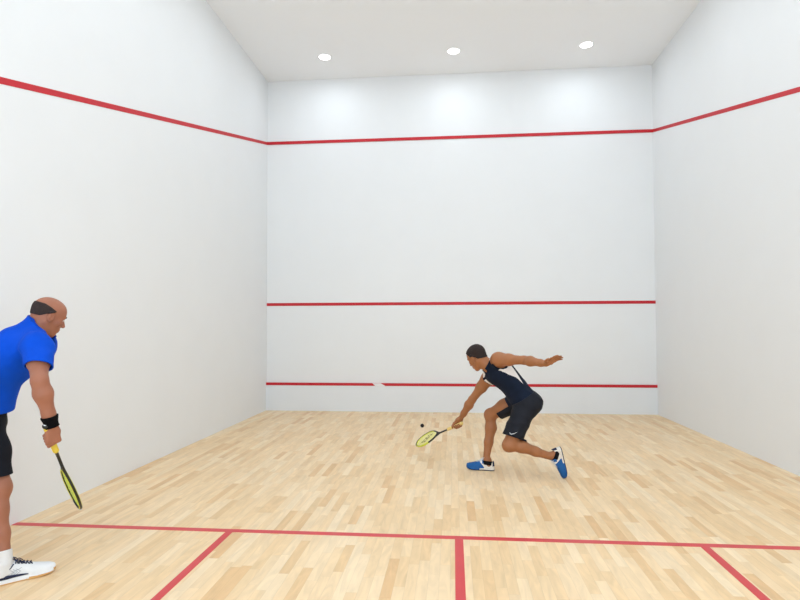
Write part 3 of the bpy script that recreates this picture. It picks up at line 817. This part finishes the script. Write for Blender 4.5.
# ================================================================== PLAYER AT THE LEFT
def player_near():
    h = 0.0038 * FINE
    J = dict(hipR=(.430, -6.235, .900), hipL=(.310, -6.090, .905), spine=(.395, -6.17, 1.28),
             shR=(.840, -6.320, 1.318), shL=(.605, -6.020, 1.318))
    root = bpy.data.objects.new('person', None); base = (.50, -6.25, 0.0); root.location = base; COL.objects.link(root)
    tag(root, 'bald person in a royal blue T-shirt leaning in at the left edge, racket lowered', 'person')
    dims = [(-0.06, 0.158, 0.112, 0.085), (0.10, 0.160, 0.118, 0.085), (0.28, 0.152, 0.120, 0.085), (0.45, 0.152, 0.116, 0.085), (0.62, 0.162, 0.120, 0.085), (0.80, 0.170, 0.122, 0.085), (0.95, 0.145, 0.095, 0.075)]
    lv = torso_levels(J, dims)
    F = Field((-0.02, -6.70, -0.01), (1.12, -5.62, 1.66), h)
    put_torso(F, lv)
    nb = v3(.675, -6.155, 1.392)
    sm = lerp(J['shR'], J['shL'], 0.5); c, f, l, u, *_ = lv[-1]
    for s in ('shR', 'shL'):
        F.cone(nb, J[s], 0.052, 0.046, 0.04); F.cone(lerp(lv[-2][0], J[s], 0.45), J[s], 0.068, 0.052, 0.04)
    F.cone(nb - v3(0.015, 0.01, 0.012), lv[-3][0] - lv[-3][1] * 0.03, 0.062, 0.085, 0.04)
    for s, kk in (('hipR', -1), ('hipL', 1)):
        F.ball(v3(J[s]) - lv[0][1] * 0.05 - lv[0][3] * 0.03 - lv[0][2] * 0.02 * kk, 0.082, 0.05)
    elR, wrR = v3(.962, -6.455, 1.140), v3(.990, -6.395, .890)
    elL, wrL = v3(.345, -5.870, 1.13), v3(.200, -5.86, .95)
    arm(F, J['shR'], elR, wrR, 1.06); arm(F, J['shL'], elL, wrL, 1.06)
    kR, aR = v3(.582, -6.275, .505), v3(.672, -6.330, .11)
    kL, aL = v3(.330, -6.05, .49), v3(.160, -6.12, .10)
    leg(F, J['hipR'], kR, aR, (-0.75, -0.6, 0.1), 1.04); leg(F, J['hipL'], kL, aL, (-0.75, -0.6, 0.1), 1.04)
    mR = frame4((.628, -6.385, 0.0), (0.70, 0.71, 0), (0, 0, 1))
    mL = frame4((.105, -6.165, 0.0), (0.80, 0.6, 0), (0, 0, 1))
    foot(F, mR); foot(F, mL)
    Dr = unit((0.02, 0.12, -1.0)); Nr = v3(-0.80, 0.50, 0.0)
    AR = unit((-0.12, 0.566, -0.816))
    C = hand_grip(F, wrR + Dr * 0.004, Dr, Nr, AR, 'R')
    Dl = unit((-0.45, 0.0, -1)); hand_open(F, wrL + Dl * 0.004, Dl, (0.2, -1, 0), 'L', curl=(22, 25, 18), spread=2)
    H = head_axes((.745, -6.115, 1.500), (0.52, 0.76, -0.40), (0.2, 0.1, 1))
    head(F, H, nb, 0.94, 0.024)
    body = link('body', F.mesh(base), M_skinB, root); body['label'] = 'bare skin of bald head, arms and legs'
    X, Y, Z = F.grid(); pl = lambda p, n: plane(X, Y, Z, v3(p), n)
    hc, hf, hl, hu = H
    sl, X1, Y1, Z1 = F.sub(hc - 0.16, hc + 0.16)
    a = (X1 - hc[0]) * hf[0] + (Y1 - hc[1]) * hf[1] + (Z1 - hc[2]) * hf[2]
    b = np.abs((X1 - hc[0]) * hl[0] + (Y1 - hc[1]) * hl[1] + (Z1 - hc[2]) * hl[2])
    d = (X1 - hc[0]) * hu[0] + (Y1 - hc[1]) * hu[1] + (Z1 - hc[2]) * hu[2]
    um = np.interp(a.ravel(), [-0.12, -0.06, -0.03, 0.0, 0.02], [-0.030, -0.022, 0.004, 0.022, 0.040]).reshape(a.shape)
    uM = np.interp(a.ravel(), [-0.12, -0.06, -0.02, 0.01, 0.02], [0.050, 0.056, 0.046, 0.036, 0.030]).reshape(a.shape)
    q = F.like(); q.D[sl] = np.maximum(np.maximum(F.D[sl] - 0.0035, (um - d) * 0.8), np.maximum((d - uM) * 0.8, a - 0.012)).astype(np.float32)
    q.D[sl] = np.maximum(q.D[sl], 0.04 - b - np.maximum(-a - 0.05, 0) * 3)
    link('hair', q.mesh(base), M_hairB, root)['label'] = 'closely shaved dark hair around the back of the head'
    face_bits(H, root, v3(base), M_hairA, 0.94)
    # T-shirt
    G = F.like(); put_torso(G, lv, 0.018)
    G.cone(nb - v3(0.015, 0.01, 0.012), lv[-3][0] - lv[-3][1] * 0.03, 0.075, 0.105, 0.04)
    for cc, f_, l_, u_, w_, d_, hh_, t_ in lv[1:5]:      # cloth hangs away from the belly and back
        G.ell(cc + v3(0.01, 0, -0.012), (f_, l_, u_), (d_ + 0.018, w_ + 0.02, hh_ + 0.01), 0.05)
    sleeve = []
    for s, e, t in (('shR', elR, 0.60), ('shL', elL, 0.55)):
        sp = v3(J[s]); tip = lerp(sp, e, t) ; G.ball(sp, 0.070, 0.03); G.cone(sp, lerp(sp, e, 1.0), 0.069, 0.071, 0.035); sleeve.append((tip, unit(e - sp), sp, e))
    G.cone(nb, J['shR'], 0.060, 0.06, 0.04); G.cone(nb, J['shL'], 0.060, 0.06, 0.04)
    D = smin(G.D, np.maximum(F.D - 0.0065, G.D - 0.03), 0.01)
    wv = waves(X, Y, Z, 21, 26, 6, lv[3][2]); D = D - 0.0065 * (1 - np.abs(wv) * 2.4)
    outer = D
    D = smax(D, -pl(lv[0][0] + lv[0][3] * 0.085, lv[0][3] + v3(0.1, 0, 0)), 0.004)
    TF = F.like(); put_torso(TF, lv, 0.024)
    for tip, n, sp, e in sleeve:
        near = (TF.D > 0.0) & (np.sqrt((X - e[0]) ** 2 + (Y - e[1]) ** 2 + (Z - e[2]) ** 2) < 0.145)
        D = np.where(near, np.maximum(D, pl(tip, n + v3(-0.25, 0, -0.25))), D)
        g = np.maximum(outer + 0.010, -pl(tip - n * 0.05, n)); D = np.where(near, np.maximum(D, -g), D)
    N_ = F.like(); N_.cone(nb + v3(0.020, 0.01, 0.030), v3(hc) + v3(0.03, 0.02, 0), 0.064, 0.16, 0.01); N_.ball(nb + f * 0.055 + u * 0.060, 0.060, 0.03); D = smax(D, -N_.D, 0.004)
    # nothing of the shirt beyond the sleeves
    lowarm = np.minimum(pl((0.76, 0, 0), (1, 0, 0)), 1.12 - Z + 0 * X); D = np.maximum(D, lowarm)
    T_ = F.like(D.astype(np.float32)); me = T_.mesh(base)
    o = link('t_shirt', me, [M_blue_cloth, M_blue_hem], root); o['label'] = 'royal blue short-sleeved T-shirt'
    cs = T_.cent; ix = np.clip(((cs - F.lo) / F.h).round().astype(int), 0, F.n - 1)
    me.polygons.foreach_set('material_index', (N_.D[ix[:, 0], ix[:, 1], ix[:, 2]] < 0.014).astype(np.int32)); me.update()
    # shorts
    K = F.like(); put_torso(K, lv[:2], 0.010)
    for s, kk, kn in (('hipR', -1, kR), ('hipL', 1, kL)):
        hp = v3(J[s]); K.ball(hp - lv[0][1] * 0.05 - lv[0][3] * 0.03 - lv[0][2] * 0.02 * kk, 0.092, 0.04)
        K.cone(hp, lerp(hp, kn, 0.95), 0.092, 0.075, 0.04)
    D = smin(K.D, np.maximum(F.D - 0.006, K.D - 0.035), 0.008)
    wv = waves(X, Y, Z, 9, 24, 5, (0, 0, 1)); D = D - 0.004 * (1 - np.abs(wv) * 2.2)
    D = smax(D, pl(lv[0][0] + lv[0][3] * 0.13, lv[0][3]), 0.004); outer = D
    cut = 0.578 - Z + 0 * X
    D = np.maximum(np.maximum(D, cut), -np.maximum(outer + 0.009, Z - 0.64))
    D = np.maximum(D, np.minimum(pl((0.74, 0, 0), (1, 0, 0)), 1.0))
    link('shorts', F.like(D.astype(np.float32)).mesh(base), M_blackB, root)['label'] = 'black sports shorts'
    # wristband and socks
    n = unit(elR - wrR); bd = np.maximum(F.D - 0.008, pl(wrR + n * 0.055, n)); bd = np.maximum(bd, -pl(wrR - n * 0.010, n))
    bd = np.maximum(bd, np.sqrt((X - wrR[0]) ** 2 + (Y - wrR[1]) ** 2 + (Z - wrR[2]) ** 2) - 0.08)
    link('wristband', F.like(bd.astype(np.float32)).mesh(base), M_band, root)['label'] = 'black towelling wristband'
    for a_, k_ in ((aR, kR), (aL, kL)):
        n = unit(k_ - a_); t2 = v3(-0.1, -0.1, 0)
        sk = np.maximum(F.D - 0.007, pl(a_ + n * 0.065, n + t2 * 0)); sk = np.maximum(sk, np.sqrt((X - a_[0]) ** 2 + (Y - a_[1]) ** 2 + (Z - a_[2]) ** 2) - 0.11)
        sk = np.maximum(sk, 0.04 - Z)
        link('sock', F.like(sk.astype(np.float32)).mesh(base), M_sock, root)['label'] = 'white sport sock'
    def colr(c, hd):
        x, y, z = c
        if z > 0.092 and x < 0.1: return 1
        if x < 0.10 and abs(z - (0.060 + 0.0)) < 0.004 and x > 0.01: return 1 if False else 0
        return 0
    def sol(c, hd):
        x, y, z = c
        if z < 0.008 or (x > 0.17 and z < 0.015) or (x > 0.285): return 2
        return 0
    def marks(up, xs, wd, ht, cy, spring, hand, mats):
        for sg in (-1, 1):
            def on(x, z, off=0.0012):
                w = np.interp(x, xs, wd); H_ = np.interp(x, xs, ht) - 0.012; zz = z - np.interp(x, xs, spring) - 0.012
                q = max(1 - (max(zz, 0) / H_) ** 2.2, 0.02) ** (1 / 2.4)
                return (x, float(np.interp(x, xs, cy)) + sg * (w * q + off), z)
            # long navy wedge above the midsole
            V = []; xsn = np.linspace(0.004, 0.168, 22)
            for x in xsn:
                t = (x - 0.004) / 0.164
                V.append(on(x, 0.026 + 0.004 * t, 0.0022)); V.append(on(x, 0.030 + 0.022 * (1 - t) ** 0.8 + 0.004 * t, 0.0022))
            fs = [(2 * i, 2 * i + 1, 2 * i + 3, 2 * i + 2) for i in range(len(xsn) - 1)]
            o_ = link('side_stripe', mesh_from(V, fs), mats[1], up); md = o_.modifiers.new('t', 'SOLIDIFY'); md.thickness = 0.002; md.offset = 0
            o_['label'] = 'navy side stripe'
            lst = []
            for x0 in (0.086, 0.100, 0.114):       # stitched chevrons
                lst.append(([on(x0, 0.040), on(x0 + 0.010, 0.047), on(x0 + 0.020, 0.054), on(x0 + 0.010, 0.062), on(x0, 0.069)], 0.0009))
            lst.append(([on(x, 0.040 + 0.03 * (x - 0.06) / 0.08) for x in np.linspace(0.06, 0.14, 7)], 0.0008))
            tubes('stitching', lst, M_stitch, up)
            tubes('collar_piping', [([on(x, z, 0.0015) for x, z in ((0.002, 0.078), (0.02, 0.068), (0.045, 0.060), (0.07, 0.064), (0.09, 0.078), (0.104, 0.094))], 0.0028)], mats[1], up)
    mats = [M_swhite, M_snavy, M_gum]
    a = shoe(root, base, mR, True, mats, colr, sol, 1, s=1.05, marks=marks, zf=1.08); a['label'] = 'white court shoe with navy laces and gum sole'
    a = shoe(root, base, mL, False, mats, colr, sol, 1, s=1.0, marks=marks); a['label'] = 'white court shoe of the other foot, further back'
    def fi(ang, k): return 1 if (k in (1, 2, 5, 6)) or (62 < ang < 118) else 0
    vw = unit((-0.59, 0.79, -0.24)); nR = unit(np.cross(AR, vw)) + 0.17 * vw
    racket('yellow and black squash racket hanging head-down in the hand of the person in blue', C - AR * 0.098, AR, nR,
           dict(cap=M_blk, logo=M_capw, grip=M_yelgrip, shaft=M_blk, frame=[M_yel, M_blk], frame_idx=fi, yoke=M_blk, bumper=M_capw, strings=[M_stringg, M_smark], sr=0.0008))
    return root
M_stitch = new_mat('grey_stitching', lin(120, 125, 135), 0.7, 0.3, noise=(60, 0.05))
player_near()
